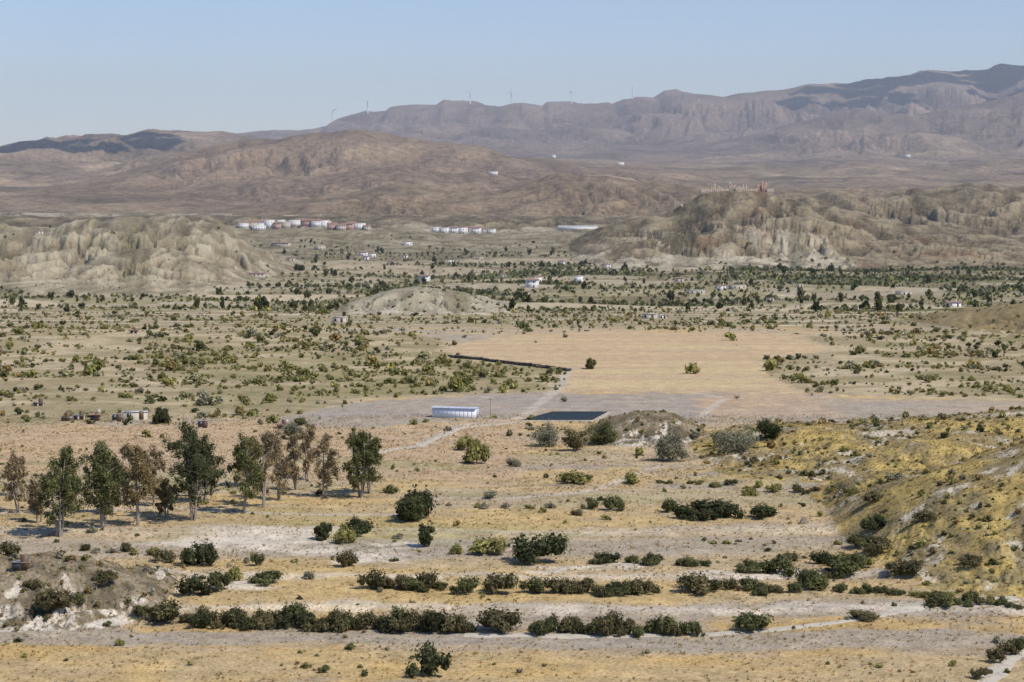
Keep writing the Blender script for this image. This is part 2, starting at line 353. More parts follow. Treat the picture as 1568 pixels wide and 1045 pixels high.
for gi,nm in [(0,"ground"),(2,"badland_hill"),(3,"castle_hill"),(4,"gravel_hill"),(5,"mountain_range"),(6,"grassy_hill")]:
    f=Fq[fg==gi]; used=np.zeros(len(V),bool); used[f.ravel()]=True; remap=np.cumsum(used)-1
    mkmesh(nm,V[used],remap[f],MT,gc[used],True)
print("terrain",len(V),time.time()-T0)
# ------------------------------------------------------------------ vegetation templates
ICO=None
def ico():
    global ICO
    if ICO is None:
        p=(1+5**.5)/2
        v=np.array([(-1,p,0),(1,p,0),(-1,-p,0),(1,-p,0),(0,-1,p),(0,1,p),(0,-1,-p),(0,1,-p),(p,0,-1),(p,0,1),(-p,0,-1),(-p,0,1)],float); v/=np.linalg.norm(v[0])
        f=np.array([(0,11,5),(0,5,1),(0,1,7),(0,7,10),(0,10,11),(1,5,9),(5,11,4),(11,10,2),(10,7,6),(7,1,8),(3,9,4),(3,4,2),(3,2,6),(3,6,8),(3,8,9),(4,9,5),(2,4,11),(6,2,10),(8,6,7),(9,8,1)])
        ICO=(v,f)
    return ICO
def leaves(cent,dirn,size,r):
    n=len(cent)
    d=dirn+r.normal(0,.5,(n,3)); d[:,2]+=.25; d/=np.linalg.norm(d,axis=1)[:,None]+1e-9
    a=np.cross(d,r.normal(0,1,(n,3))); a/=np.linalg.norm(a,axis=1)[:,None]+1e-9
    b=np.cross(d,a); s=(size*r.uniform(.6,1.3,n))[:,None]
    return np.stack([cent-a*s*.55-b*s*.4,cent+a*s*.55-b*s*.4,cent+b*s*.75],1)
def bush_t(seed,nl,ls,nlobe=5,core=True,ragged=False):
    r=np.random.default_rng(seed); T=[];S=[]
    ang=r.uniform(0,6.28,nlobe); rad=np.sqrt(r.uniform(0,1,nlobe))*(.74 if ragged else .58)
    c=np.stack([np.cos(ang)*rad,np.sin(ang)*rad,r.uniform(.18,.70,nlobe)*(1-.35*rad)],1); lr=r.uniform(.18,.42,nlobe)
    c[0]=(0,0,.48); lr[0]=.44
    w=r.choice(nlobe,nl,p=lr/lr.sum())
    d=r.normal(0,1,(nl,3)); d/=np.linalg.norm(d,axis=1)[:,None]; d[:,2]=np.where(d[:,2]<-.3,-d[:,2],d[:,2])
    lump=1+.25*np.sin(d[:,0]*5+w)*np.sin(d[:,1]*5+w*2)
    ext=r.uniform(.70,1.15,nl); ext=np.where(r.uniform(0,1,nl)<.12,ext*1.3,ext)
    p=c[w]+d*(lr[w]*lump*ext)[:,None]; p[:,2]=np.maximum(p[:,2],.03)
    T.append(leaves(p,d,ls,r)); S.append(r.uniform(.55,1.35,nl)*(1+.35*np.sin(w*2.1)))
    if core:
        v,f=ico()
        for i in range(nlobe):
            vv=v*r.uniform(.7,.95,(12,1))*lr[i]*.84+c[i]; vv[:,2]=np.maximum(vv[:,2],0); T.append(vv[f]); S.append(np.full(20,.65))  # core leaves darker: shade inside the bush painted into the colour
    return np.concatenate(T),np.concatenate(S)
def scatter(name,P,rad,hgt,colr,temps,seed=1):
    r=np.random.default_rng(seed); n=len(P); tid=r.integers(0,len(temps),n); VV=[];CC=[]
    P=np.asarray(P,float); rad=np.broadcast_to(rad,n); hgt=np.broadcast_to(hgt,n)
    th=r.uniform(0,6.28,n)
    for t,(T,S) in enumerate(temps):
        m=np.nonzero(tid==t)[0]
        if len(m)==0: continue
        ct,st=np.cos(th[m])[:,None,None],np.sin(th[m])[:,None,None]
        X=T[None,:,:,0];Y=T[None,:,:,1];Z=T[None,:,:,2]
        x=(X*ct-Y*st)*rad[m][:,None,None]+P[m,0][:,None,None]; y=(X*st+Y*ct)*rad[m][:,None,None]+P[m,1][:,None,None]
        z=Z*hgt[m][:,None,None]+P[m,2][:,None,None]-.08
        VV.append(np.stack([x,y,z],-1).reshape(-1,3))
        cc=colr[m][:,None,:]*S[None,:,None]; CC.append(np.repeat(cc.reshape(-1,3),3,0))
    Vv=np.concatenate(VV);Cc=np.clip(np.concatenate(CC),.005,.7)
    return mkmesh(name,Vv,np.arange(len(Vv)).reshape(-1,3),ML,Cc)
TN=[bush_t(i,1000,.115,9,True,True) for i in range(8)]
TM=[bush_t(20+i,90,.30,5) for i in range(8)]
TF=[bush_t(40+i,30,.5,3,False) for i in range(8)]
TU=[]
for i in range(6):   # grass tuft
    r=np.random.default_rng(60+i); n=14; a=r.uniform(0,6.28,n); l=r.uniform(.5,1,n)
    b0=np.stack([np.cos(a)*.2,np.sin(a)*.2,0*a],1); tip=np.stack([np.cos(a)*l*.8,np.sin(a)*l*.8,r.uniform(.5,1,n)],1)
    sd=np.stack([-np.sin(a),np.cos(a),0*a],1)*.12
    TU.append((np.stack([b0-sd,b0+sd,tip],1),r.uniform(.75,1.25,n)))
GD=lin(87,91,57);GM=lin(116,118,73);GY=lin(156,150,88);GG=lin(154,149,122);GR=lin(164,138,88);GO=lin(124,115,78)
PALS=np.array([GD,GM,GY,GG,GR,GO])*1.12
def pcol(n,p,seed):
    r=np.random.default_rng(seed); k=r.choice(6,n,p=p); return PALS[k]*r.uniform(.75,1.25,(n,1))
def cand(n,y0,y1,seed,xs=.30):
    r=np.random.default_rng(seed); y=np.sqrt(r.uniform(y0**2,y1**2,n)); x=r.uniform(-xs,xs,n)*y; return x,y,r
# houses are sited first so that groves keep clear of them
HOUSES=[(372,350,15,11,0,0),(386,350,13,12,1,0),(398,349,15,11,0,0),(412,350,14,13,0,1),(424,351,11,11,2,0),(437,350,13,10,1,1),(452,347,20,10,0,1),(470,347,18,11,2,0),(484,348,15,12,0,0),(496,349,13,11,0,1),(508,352,15,11,2,0),(522,353,15,10,1,0),(535,352,13,11,2,0),(550,352,17,10,0,1),(562,353,11,8,1,0),(395,352,20,7,0,1),(380,346,12,9,0,0),(405,345,12,9,1,0),(430,346,12,9,0,1),(462,343,12,8,2,0),(500,345,12,8,0,0),(540,348,12,8,1,0),
 (668,356,14,8,0,1),(680,357,13,8,0,1),(694,357,15,10,0,0),(709,358,13,9,0,1),(729,358,14,11,0,0),(741,357,10,8,1,0),(752,358,12,7,0,1),(718,355,12,8,2,0),(650,431,15,10,0,0),(815,441,18,14,0,0),(824,433,11,11,0,0),(886,432,13,9,0,1),(570,394,10,7,0,0),(556,392,13,7,0,0),(624,376,13,7,0,0),(598,405,10,6,1,0),(1105,444,13,8,0,0),(1130,443,22,6,1,1),(1066,451,28,6,1,1),(1461,470,21,8,0,0),(996,488,22,7,1,1),(1385,452,22,6,1,1),(520,494,20,8,1,1),(204,511,12,6,1,0),(430,378,28,7,1,0),(390,424,30,6,1,0),(560,398,9,6,0,0),(1040,432,13,7,1,0),(770,425,9,6,1,0),(930,410,9,6,0,0),(1225,440,10,5,1,1),(490,383,14,7,1,1),(848,243,6,5,0,1),(755,268,14,5,0,1),(1390,242,8,5,0,1),(950,253,10,4,0,1),(860,405,9,6,0,0),(1015,488,10,5,0,1),(690,405,9,6,0,1),(1180,462,12,5,1,1),(735,398,9,6,1,0),(620,395,8,5,0,0),(805,452,12,6,1,0),(60,358,10,5,0,0),(445,400,12,6,1,0)]
HPOS=[place(a,b) for a,b,*_ in HOUSES]
HP=np.array([(q[0],q[1]) for q in HPOS if q is not None])
def clear(x,y):
    k=np.ones(len(x),bool)
    for hx,hy in HP:
        w=9 if hy<2500 else 24
        k&=~((np.abs(x-hx)<w)&(y-hy<12)&(y-hy>-(34 if hy<2500 else 130)))
    return k
x,y,r=cand(90000,440,1250,11)
jx=x+perlin(x/20,y/20,2)*8; jy=y+perlin(x/20,y/20,3)*10
ins=pip(jx,jy,P_SL)|pip(jx,jy,P_SR); lush=pip(x+fbm(x/45,y/26,3,161)*45,y+fbm(x/45,y/26,3,162)*45,P_lush)&ins
fld=pip(x,y,P_field)|pip(x,y,P_grey)|pip(x,y,P_grey2)|pip(x,y,P_tan2)|pip(x,y,P_fieldlow)
z,lb,_,_=hf(x,y,True)
den=np.where(ins,.17+.95*fbm(x/45,y/26,3,77)+.5*fbm(x/11,y/11,2,87),np.where(y>790,.07+.5*fbm(x/60,y/24,3,78)+.35*fbm(x/14,y/14,2,88),.03))
den=np.where(lush,den+.16,den)
den=np.where(fld,.0012,den); den=np.where(lb>0,np.minimum(den,.08),den)
k=(r.uniform(0,1,len(x))<den)&clear(x,y); x=x[k];y=y[k];z=z[k];lush=lush[k]; n=len(x)
rad=(r.gamma(1.6,.38,n)+.20)*np.where(y>800,.9,1.0)
tone=fbm(x/50,y/40,2,79)
C=pcol(n,[.13,.22,.22,.22,.10,.11],4)
C=np.where((tone>.1)[:,None],C*.5+PALS[2]*.5,C); C=np.where(lush[:,None],C*.6+PALS[2]*.4,C)
scatter("scrub_vegetation",np.stack([x,y,z],1),rad,rad*r.uniform(.8,1.35,n),C,TM,5)
print("scrub",n,time.time()-T0)
r=np.random.default_rng(21); XX=[];YY=[];BB=[]
for ai,ang in enumerate([-.5,-.2,.1,.4,.8]):
    u,v=np.meshgrid(np.arange(-2600,2600,8.0),np.arange(-2600,2600,9.5)); u=u.ravel();v=v.ravel()
    X=u*math.cos(ang)-v*math.sin(ang); Y=1800+u*math.sin(ang)+v*math.cos(ang)
    k=(Y>1140)&(Y<2650)&(np.abs(X)<Y*.32); X=X[k]+r.normal(0,1.5,k.sum());Y=Y[k]+r.normal(0,1.5,k.sum())
    bi,ed=parcel(X,Y); k=(pang[bi]==ai); XX.append(X[k]);YY.append(Y[k]);BB.append(bi[k])
x=np.concatenate(XX);y=np.concatenate(YY);b_=np.concatenate(BB)
z,lb,_,_=hf(x,y,True)
pk=np.choose(ptype[b_],[.05,.60,.92,.30])*(1-.5*sstep(2100,2500,y))
lk=np.array([1.0]+[{"village":.6,"mound":.08,"mound2":.15}.get(L[0],.05) for L in LAY])[lb]
k=(r.uniform(0,1,len(x))<pk*lk)&clear(x,y); x,y,z,b_=x[k],y[k],z[k],b_[k]; n=len(x)
rad=np.where(ptype[b_]==2,r.uniform(1.5,3.4,n),r.gamma(6,.25,n)+.2); C=pcol(n,[.34,.28,.10,.18,.0,.10],8)*1.05
scatter("olive_grove",np.stack([x,y,z],1),rad,rad*r.uniform(1.0,1.5,n),C,TF,9)
r=np.random.default_rng(22); x=r.uniform(-600,700,460); y=r.uniform(1150,2500,460); k=(np.abs(x)<y*.3)&clear(x,y); x=x[k];y=y[k]; z,lb,_,_=hf(x,y,True); k=lb==0; x,y,z=x[k],y[k],z[k]; n=len(x)
rad=r.uniform(1.5,4.2,n); scatter("distant_trees",np.stack([x,y,z],1),rad,rad*r.uniform(1.3,2.4,n),pcol(n,[.8,.2,0,0,0,0],9)*.8,TM,12)
print("groves",time.time()-T0)
x,y,r=cand(18000,1250,3400,31,.33); z,lb,_,_=hf(x,y,True)
k=(lb>0)&(r.uniform(0,1,len(x))<.28+.7*fbm(x/60,y/60,3,80))&clear(x,y); x,y,z=x[k],y[k],z[k]; n=len(x)
rad=r.uniform(.5,1.4,n); scatter("hillside_scrub",np.stack([x,y,z],1),rad,rad*.9,pcol(n,[.2,.25,.08,.27,.05,.15],10)*.95,TF,11)
x,y,r=cand(20000,225,490,41); z,lb,_,_=hf(x,y,True)
hill=lb>=NH0
den=np.where(hill,.36+.75*fbm(x/15,y/15,2,81),np.clip(.05+.28*(fbm(x/28,y/16,3,82)-.10),0,1))
k=r.uniform(0,1,len(x))<den; x,y,z,hill=x[k],y[k],z[k],hill[k]; n=len(x)
rad=np.where(hill,r.gamma(2.2,.18,n)+.12,r.gamma(2,.18,n)+.15); C=np.where(hill[:,None],pcol(n,[.05,.10,.24,.17,.22,.22],12)*.92,pcol(n,[.14,.22,.28,.22,.06,.08],13))
scatter("low_shrubs",np.stack([x,y,z],1),rad,rad*r.uniform(.7,1.2,n),C,TM,14)
x,y,r=cand(95000,200,500,51); z,lb,_,_=hf(x,y,True); hill=lb>=NH0
k=r.uniform(0,1,len(x))<np.where(hill,.98,.42+.9*fbm(x/18,y/9,3,83)); x,y,z=x[k],y[k],z[k]; n=len(x)
st=np.array([lin(204,174,110),lin(184,162,110),lin(152,140,102),lin(192,160,94)])
scatter("dry_grass",np.stack([x,y,z],1),r.uniform(.2,.5,n),r.uniform(.15,.5,n),st[r.integers(0,4,n)]*r.uniform(.8,1.15,(n,1)),TU,15)
x,y,r=cand(9000,225,480,52); z,lb,_,_=hf(x,y,True); k=(lb>=NH0)|(r.uniform(0,1,len(x))<.06); x,y,z=x[k],y[k],z[k]; n=len(x)
v,f=ico(); TR=[]
for i in range(5):
    rq=np.random.default_rng(i); vv=v*rq.uniform(.6,1.2,(12,1))*[1,.8,.6]; TR.append((vv[f],np.ones(20)))
scatter("scattered_rocks",np.stack([x,y,z],1),r.gamma(2,.08,n)+.06,r.gamma(2,.08,n)+.06,np.tile(lin(180,168,148),(n,1))*r.uniform(.6,1.1,(n,1)),TR,16)
q=place(1232,802); scatter("boulder",[q],np.array([1.0]),np.array([1.1]),np.array([lin(190,178,156)]),[(TR[0][0]+[0,0,.4],TR[0][1])],3)
print("small",time.time()-T0)
BUSH=[(655,1040,72,48,0),(828,866,86,42,0),(630,797,60,42,0),(545,822,50,24,0),(527,834,36,26,2),(393,868,22,20,1),(303,868,58,34,0),(408,897,56,20,1),(357,890,30,20,2),(530,869,34,24,5),(248,862,38,18,5),(297,914,58,28,0),(332,906,44,26,1),(250,958,66,32,5),(76,950,68,32,5),(182,990,16,12,2),
(762,972,76,32,5),(1155,970,66,26,1),(1330,952,50,14,5),(1445,934,54,18,1),(715,912,42,26,1),(768,912,56,30,5),(818,910,48,24,1),(1070,911,84,26,5),(1255,905,44,22,1),(740,852,64,24,2),(930,864,40,16,0),(998,867,32,18,1),(1055,868,40,14,1),(1150,878,44,18,1),(1196,884,58,26,1),(1205,862,40,12,5),(1264,866,40,20,0),(940,783,34,22,1),(905,781,30,16,1),(1025,785,32,20,1),(1084,792,86,22,0),(1168,795,50,20,0),(1347,812,34,22,0),(726,712,44,30,2),(715,690,40,22,2),(790,715,26,12,3),(880,742,62,18,2),(965,742,34,16,2),(750,765,26,12,3),(1345,850,50,22,5),(1300,870,40,18,5),(598,756,24,12,1),(610,826,20,8,3),(490,760,16,10,1),(1390,885,60,20,5),(460,652,26,12,1),(245,650,30,20,0),(1340,770,40,16,5),(1290,885,60,26,1),(1240,895,30,20,5),(190,845,30,12,5),(10,850,40,20,5),(700,850,26,14,2),(475,888,24,12,3),(1150,760,30,12,2),(1420,800,40,14,5),(1490,870,40,14,5),(885,790,20,8,5),(160,900,40,16,5),(110,930,34,14,1),(45,905,36,14,5)]
def bush_ob(name,lst,seed):
    Pp=[];rad=[];hg=[];C=[]; rq=np.random.default_rng(seed)
    for a,b,w,h,c in lst:
        q=place(a,b)
        if q is None: continue
        m=q[1]/F; Pp.append((q[0],q[1]+w*m*.3,float(hf(np.array([q[0]]),np.array([q[1]+w*m*.3]))[0]))); rad.append(w*m*.54); hg.append(h*m*1.15); C.append(PALS[c]*rq.uniform(.75,1.05)*(.85 if c in(0,1,5) else 1))
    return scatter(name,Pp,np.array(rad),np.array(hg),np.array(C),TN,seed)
for i,bq in enumerate(BUSH): bush_ob("bush",[bq],100+i)
def hedge(x0,y0,x1,y1,step,w,h,seed,pal=(0,1,5,5)):
    rq=np.random.default_rng(seed); l=[]; n=int(abs(x1-x0)/step)+1
    for i in range(n):
        t=(i+rq.uniform(-.45,.45))/max(n-1,1); sc=rq.uniform(.6,1.3); l.append((x0+(x1-x0)*t,y0+(y1-y0)*t+rq.uniform(-4,4),w*sc,h*sc*rq.uniform(.7,1.15),pal[rq.integers(0,len(pal))]))
    bush_ob("hedge_row",l,seed)
hedge(215,950,300,952,18,38,20,301,(5,5,1)); hedge(300,960,715,972,13,38,25,302,(5,1,5,0)); hedge(825,972,1060,976,13,40,29,303,(5,0,5,1))
hedge(570,905,670,908,13,42,24,304,(5,0,5,1)); hedge(850,910,995,912,13,38,22,305,(5,1,5,0)); hedge(1130,908,1215,912,15,38,20,306,(5,5,1))
hedge(1050,795,1115,795,18,34,18,307,(0,0,1)); hedge(905,862,1070,868,30,22,10,308,(1,5,2)); hedge(100,845,260,850,24,20,9,309,(5,3,2))
hedge(1240,900,1330,868,14,34,20,310,(1,5,2)); hedge(1300,862,1350,800,12,30,18,311,(1,5,2)); hedge(1010,740,1330,762,18,20,9,312,(2,5,5)); hedge(1500,1040,1568,990,12,30,20,313,(1,5))
hedge(1280,905,1568,935,15,24,12,314,(5,2,1)); hedge(640,770,880,785,26,14,6,315,(2,3)); 
print("bushes",time.time()-T0)
# ------------------------------------------------------------------ trees
MB=simple("bark",(.28,.24,.19),.9,0,3,.3)
def tube(pts,rads,n=7):
    V=[];Fc=[]; pts=np.array(pts,float)
    for i,p in enumerate(pts):
        d=pts[min(i+1,len(pts)-1)]-pts[max(i-1,0)]; d/=np.linalg.norm(d)+1e-9
        a=np.cross(d,[.3,.9,.1]); a/=np.linalg.norm(a); b=np.cross(d,a)
        for j in range(n):
            t=j/n*2*math.pi; V.append(p+(a*math.cos(t)+b*math.sin(t))*rads[i])
    for i in range(len(pts)-1):
        for j in range(n):
            Fc.append((i*n+j,i*n+(j+1)%n,(i+1)*n+(j+1)%n,(i+1)*n+j))
    return V,Fc
def tree(name,loc,H,Wd,col,seed,stems=2,low=.3,leaf=.38,dens=150,roundc=False,clr=.13,sparse=1.0):
    r=np.random.default_rng(seed); V=[];Fc=[];T=[];S=[]
    def add(p,rd):
        v,f=tube(p,rd); o=len(V); V.extend(v); Fc.extend([tuple(q+o for q in ff) for ff in f])
    for s in range(stems):
        a=r.uniform(0,6.28); lean=r.uniform(.05,.22)*Wd if not roundc else .1*Wd
        hs=H*r.uniform(.78,.95) if s else H*.95
        if roundc: hs=H*.8
        top=np.array([math.cos(a)*lean*1.5,math.sin(a)*lean*1.5,hs]); b0=np.array([math.cos(a)*.25*(stems>1),math.sin(a)*.25*(stems>1),-.3])
        pts=[b0+(top-b0)*t+np.array([math.sin(t*5+a),math.cos(t*4+a),0])*.02*H*t for t in np.linspace(0,1,8)]
        rb=H*.015+.05; add(pts,[rb*(1-.85*t) for t in np.linspace(0,1,8)])
        nl=10
        for k in range(nl):
            t=low+(1-low)*((k+r.uniform(0,.8))/nl); i=t*7; i0=min(int(i),6); p=pts[i0]+(pts[i0+1]-pts[i0])*(i-i0)
            an=r.uniform(0,6.28); prof=(math.sin(math.pi*min(1,(t-low)/(1-low)*.75+.25))**.6) if not roundc else .9
            ln=Wd*.5*prof*r.uniform(.4,1.0)
            up=r.uniform(.15,.8)*ln if not roundc else r.uniform(-.1,.5)*ln
            e=p+np.array([math.cos(an)*ln,math.sin(an)*ln,up]); e[2]=min(e[2],H*1.0)
            add([p,p+(e-p)*.5+[0,0,-.06*ln],e],[rb*(1-t)*.55+.03,rb*(1-t)*.35+.025,.015])
            for c in range(4):
                q=p+(e-p)*r.uniform(.4,1.1)+r.normal(0,.06*Wd,3)*(.7,.7,1.2)
                cr=H*clr*r.uniform(.3,.9)*.6; m=int(dens*sparse*r.uniform(.3,1.3)*.4)
                if roundc: cr=Wd*.17*r.uniform(.8,1.2)
                d=r.normal(0,1,(m,3)); d/=np.linalg.norm(d,axis=1)[:,None]
                pp=q+d*(cr*r.uniform(.15,1.15,m))[:,None]*(1,1,1.15 if not roundc else .8); pp[:,2]-=r.uniform(0,.5,m)*cr
                T.append(leaves(pp,d,leaf,r)); S.append(r.uniform(.6,1.4,m)*r.uniform(.7,1.25))
    em=bpy.data.objects.new(name,None); scene.collection.objects.link(em); em.location=loc
    tk=mkmesh("trunk",V,Fc,MB,None,True); tk.parent=em
    T=np.concatenate(T);S=np.concatenate(S); VV=T.reshape(-1,3)
    cr=mkmesh("crown",VV,np.arange(len(VV)).reshape(-1,3),ML,np.clip(np.repeat(np.array(col)[None]*S[:,None],3,0),.004,.6)); cr.parent=em
    return em
EG=lin(96,99,66)*.95; EG2=lin(116,116,72)*1.05; EB=lin(156,138,104)*1.1; EB2=lin(144,127,88)*1.05
TREES=[(30,785,85,60,EB),(60,800,75,40,EB),(92,822,130,80,EG2),(112,790,110,60,EG2),(158,808,140,66,EG2),(170,788,90,50,EG),(212,806,135,52,EB2),(235,775,90,50,EB),(256,792,60,30,EB2),(297,797,148,92,EG),(312,770,110,70,EG),(372,785,120,60,EG2),(402,778,120,60,EB),(428,765,110,50,EB),(455,750,90,44,EB),(497,762,100,54,EB),(552,762,105,70,EG2),(566,756,90,50,EG2),(470,735,90,40,EB),(385,745,80,44,EB2),(190,770,95,40,EB),(20,760,70,40,EB)]
for i,(a,b,h,w,c) in enumerate(TREES):
    q=place(a,b); m=q[1]/F
    tree("eucalyptus_tree",q,h*m,w*m,c,500+i,2 if w<62 else 3,.24,.26,320,sparse=.5 if (c is EB) else .9,clr=.15)
OL=[(838,684,44,30,GG*1.0),(880,690,38,34,GO*1.2),(926,680,50,34,GM*1.),(1028,706,52,42,GG*1.),(1122,692,72,30,GG*1.1),(1182,670,44,24,GD*1.),(903,565,18,16,GM*1.1),(496,826,26,26,GD*1.1),(655,838,26,38,GD*1.1),(630,798,52,40,GD*1.1),(250,648,24,26,GD*1.),(448,672,30,24,GG*1.)]
for i,(a,b,w,h,c) in enumerate(OL):
    q=place(a,b); m=q[1]/F
    tree("olive_tree",q,h*m,w*m,c,700+i,2,.3,.26,240,True)
print("trees",time.time()-T0)
# ------------------------------------------------------------------ built things
def boxes(bs):
    V=[];Fc=[]
    for (x0,x1,y0,y1,z0,z1) in bs:
        o=len(V); V+=[(x0,y0,z0),(x1,y0,z0),(x1,y1,z0),(x0,y1,z0),(x0,y0,z1),(x1,y0,z1),(x1,y1,z1),(x0,y1,z1)]
        Fc+=[tuple(o+k for k in f) for f in [(0,3,2,1),(4,5,6,7),(0,1,5,4),(1,2,6,5),(2,3,7,6),(3,0,4,7)]]
    return V,Fc
M_white=simple("whitewash",(.72,.70,.66),.8,0,.6,.1); M_cream=simple("cream_render",(.50,.44,.35),.85,0,.6,.12); M_pink=simple("pink_render",(.46,.30,.24),.85,0,.6,.12)
M_tile=simple("clay_tile",(.30,.18,.13),.85,0,2,.25); M_groof=simple("grey_roof",(.42,.41,.39),.8,0,1,.2); M_glass=simple("window_glass",(.03,.035,.04),.15); M_door=simple("wood_door",(.13,.08,.05),.6)
M_stone=simple("rubble_stone",(.38,.30,.22),.95,0,.5,.3); M_red=simple("red_stone",(.38,.24,.17),.95,0,.5,.3); M_steel=simple("white_steel",(.76,.77,.78),.5,0,.3,.06); M_grst=simple("dark_stone_shaded",(.05,.045,.04),.9,0,.9,.5)  # M_grst: dark wall stone with the wall's shade painted into its colour
def part(name,bs,mat,par):
    o=mkmesh(name,*boxes(bs),mat); o.parent=par; return o
def house(name,px,py,wpx,hpx,wall,roofm,rot=0,depth=.75,gable=True,wins=True,dz=0,loc=None):
    q=loc or place(px,py); 
    if q is None: return
    m=q[1]/F; w=wpx*m; h=hpx*m; d=w*depth
    if d>12: d=12
    em=bpy.data.objects.new(name,None); scene.collection.objects.link(em); em.location=(q[0],q[1]+d*.5,q[2]+dz); em.rotation_euler=(0,0,rot)
    wh=h*.80 if gable else h*.95
    part("walls",[(-w/2,w/2,-d/2,d/2,-2.5,wh)],wall,em)
    if gable:
        o=.35; rh=h-wh; W=w/2+o; Dd=d/2+o
        V=[(-W,-Dd,wh-.05),(W,-Dd,wh-.05),(W,Dd,wh-.05),(-W,Dd,wh-.05),(-W,0,wh+rh),(W,0,wh+rh),(-W,-Dd,wh+.12),(W,-Dd,wh+.12),(W,Dd,wh+.12),(-W,Dd,wh+.12)]
        me=bpy.data.meshes.new("roof"); me.from_pydata(V,[],[(0,3,2,1),(0,1,7,6),(2,3,9,8),(6,7,5,4),(8,9,4,5),(1,2,8,5,7),(3,0,6,4,9)]); me.materials.append(roofm)
        ro=bpy.data.objects.new("roof",me); scene.collection.objects.link(ro); ro.parent=em
        part("chimney",[(w*.2,w*.2+.7,.3,1.0,wh,h+.8)],wall,em)
    else:
        part("parapet_roof",[(-w/2-.12,w/2+.12,-d/2-.12,-d/2+.3,wh,h),(-w/2-.12,w/2+.12,d/2-.3,d/2+.12,wh,h),(-w/2-.12,-w/2+.3,-d/2+.3,d/2-.3,wh,h),(w/2-.3,w/2+.12,-d/2+.3,d/2-.3,wh,h)],wall,em)
        part("roof_terrace",[(-w/2+.31,w/2-.31,-d/2+.31,d/2-.31,wh,wh+.08)],roofm,em)
    if wins:
        nst=2 if wh>5 else 1; nb=max(2,int(w/3.2)); W=[]
        for s_ in range(nst):
            zc=wh*(s_+.52)/nst
            for k in range(nb):
                xc=-w/2+w*(k+.5)/nb
                if s_==0 and k==nb//2: continue
                W.append((xc-.5,xc+.5,-d/2-.04,-d/2+.05,zc-.6,zc+.6))
            W.append((w/2-.05,w/2+.04,-.5,.5,zc-.6,zc+.6)); W.append((-w/2-.04,-w/2+.05,-.5,.5,zc-.6,zc+.6))
        part("windows",W,M_glass,em); xc=-w/2+w*(nb//2+.5)/nb
        part("door",[(xc-.55,xc+.55,-d/2-.05,-d/2+.05,0,2.15)],M_door,em)
    return em
r=np.random.default_rng(77)
for (a,b,w,h,wl,rf),q in zip(HOUSES,HPOS):
    if q is None: continue
    house("white_house" if wl==0 else ("cream_house" if wl==1 else "pink_house"),a,b,w,h,(M_white,M_cream,M_pink)[wl],(M_tile,M_groof)[rf],r.uniform(-.3,.3),.8,rf==0,loc=q)
house("long_warehouse",885,351,60,5,M_white,M_steel,.02,.2,True,False)
def shed():
    q=place(697,641); em=bpy.data.objects.new("white_shed",None); scene.collection.objects.link(em); em.location=(q[0],q[1]+2,q[2]); em.rotation_euler=(0,0,-.25)
    w,d,h=11.2,3.0,2.5
    part("walls",[(-w/2,w/2,-d/2,d/2,-.4,h)],M_steel,em)
    V=[(-w/2-.2,-d/2-.2,h),(w/2+.2,-d/2-.2,h),(w/2+.2,d/2+.2,h),(-w/2-.2,d/2+.2,h),(-w/2-.2,0,h+.25),(w/2+.2,0,h+.25)]
    me=bpy.data.meshes.new("roof"); me.from_pydata(V,[],[(0,3,2,1),(0,1,5,4),(2,3,4,5),(1,2,5),(3,0,4)]); me.materials.append(simple("sheet_metal",(.45,.48,.51),.7)); o=bpy.data.objects.new("roof",me); scene.collection.objects.link(o); o.parent=em
    part("panel_ribs",[(-w/2+k*1.03-.04,-w/2+k*1.03+.04,-d/2-.04,-d/2-.003,0,h-.02) for k in range(1,11)],simple("rib_metal",(.6,.62,.64),.5),em)
    part("door",[(w/2+.003,w/2+.06,-.6,.6,0,2.1)],simple("grey_door",(.35,.37,.4),.5),em)
    part("base_plinth",[(-w/2-.05,w/2+.05,-d/2-.09,-d/2-.05,-.3,.2)],simple("concrete_plinth",(.25,.24,.22),.9),em)
shed()
q=place(751,640); V_,F_=tube([(0,0,-.5),(0,0,2),(0,0,5)],[.12,.10,.07],8); o_=len(V_); v_,f_=boxes([(-.6,.6,-.05,.05,4.5,4.6)]); po=mkmesh("utility_pole",list(V_)+v_,F_+[tuple(k+o_ for k in t) for t in f_],MB); po.location=q
for a,b,w,h,wl,rf,nm in [(205,643,38,12,0,1,"farm_shed"),(178,646,14,12,1,1,"farm_shed"),(145,645,14,12,1,0,"farm_shed"),(120,643,18,7,1,1,"farm_shed"),(100,645,12,6,1,1,"farm_shed"),(310,656,14,12,1,1,"stone_hut"),(432,657,16,8,1,0,"stone_hut"),(30,874,26,13,3,1,"stone_hut"),(58,622,16,5,1,1,"farm_shed")]:
    house(nm,a,b,w,h,(M_cream,M_cream,M_pink,M_stone)[wl],(M_tile,M_groof)[rf],r.uniform(-.3,.2),.6,rf==0)
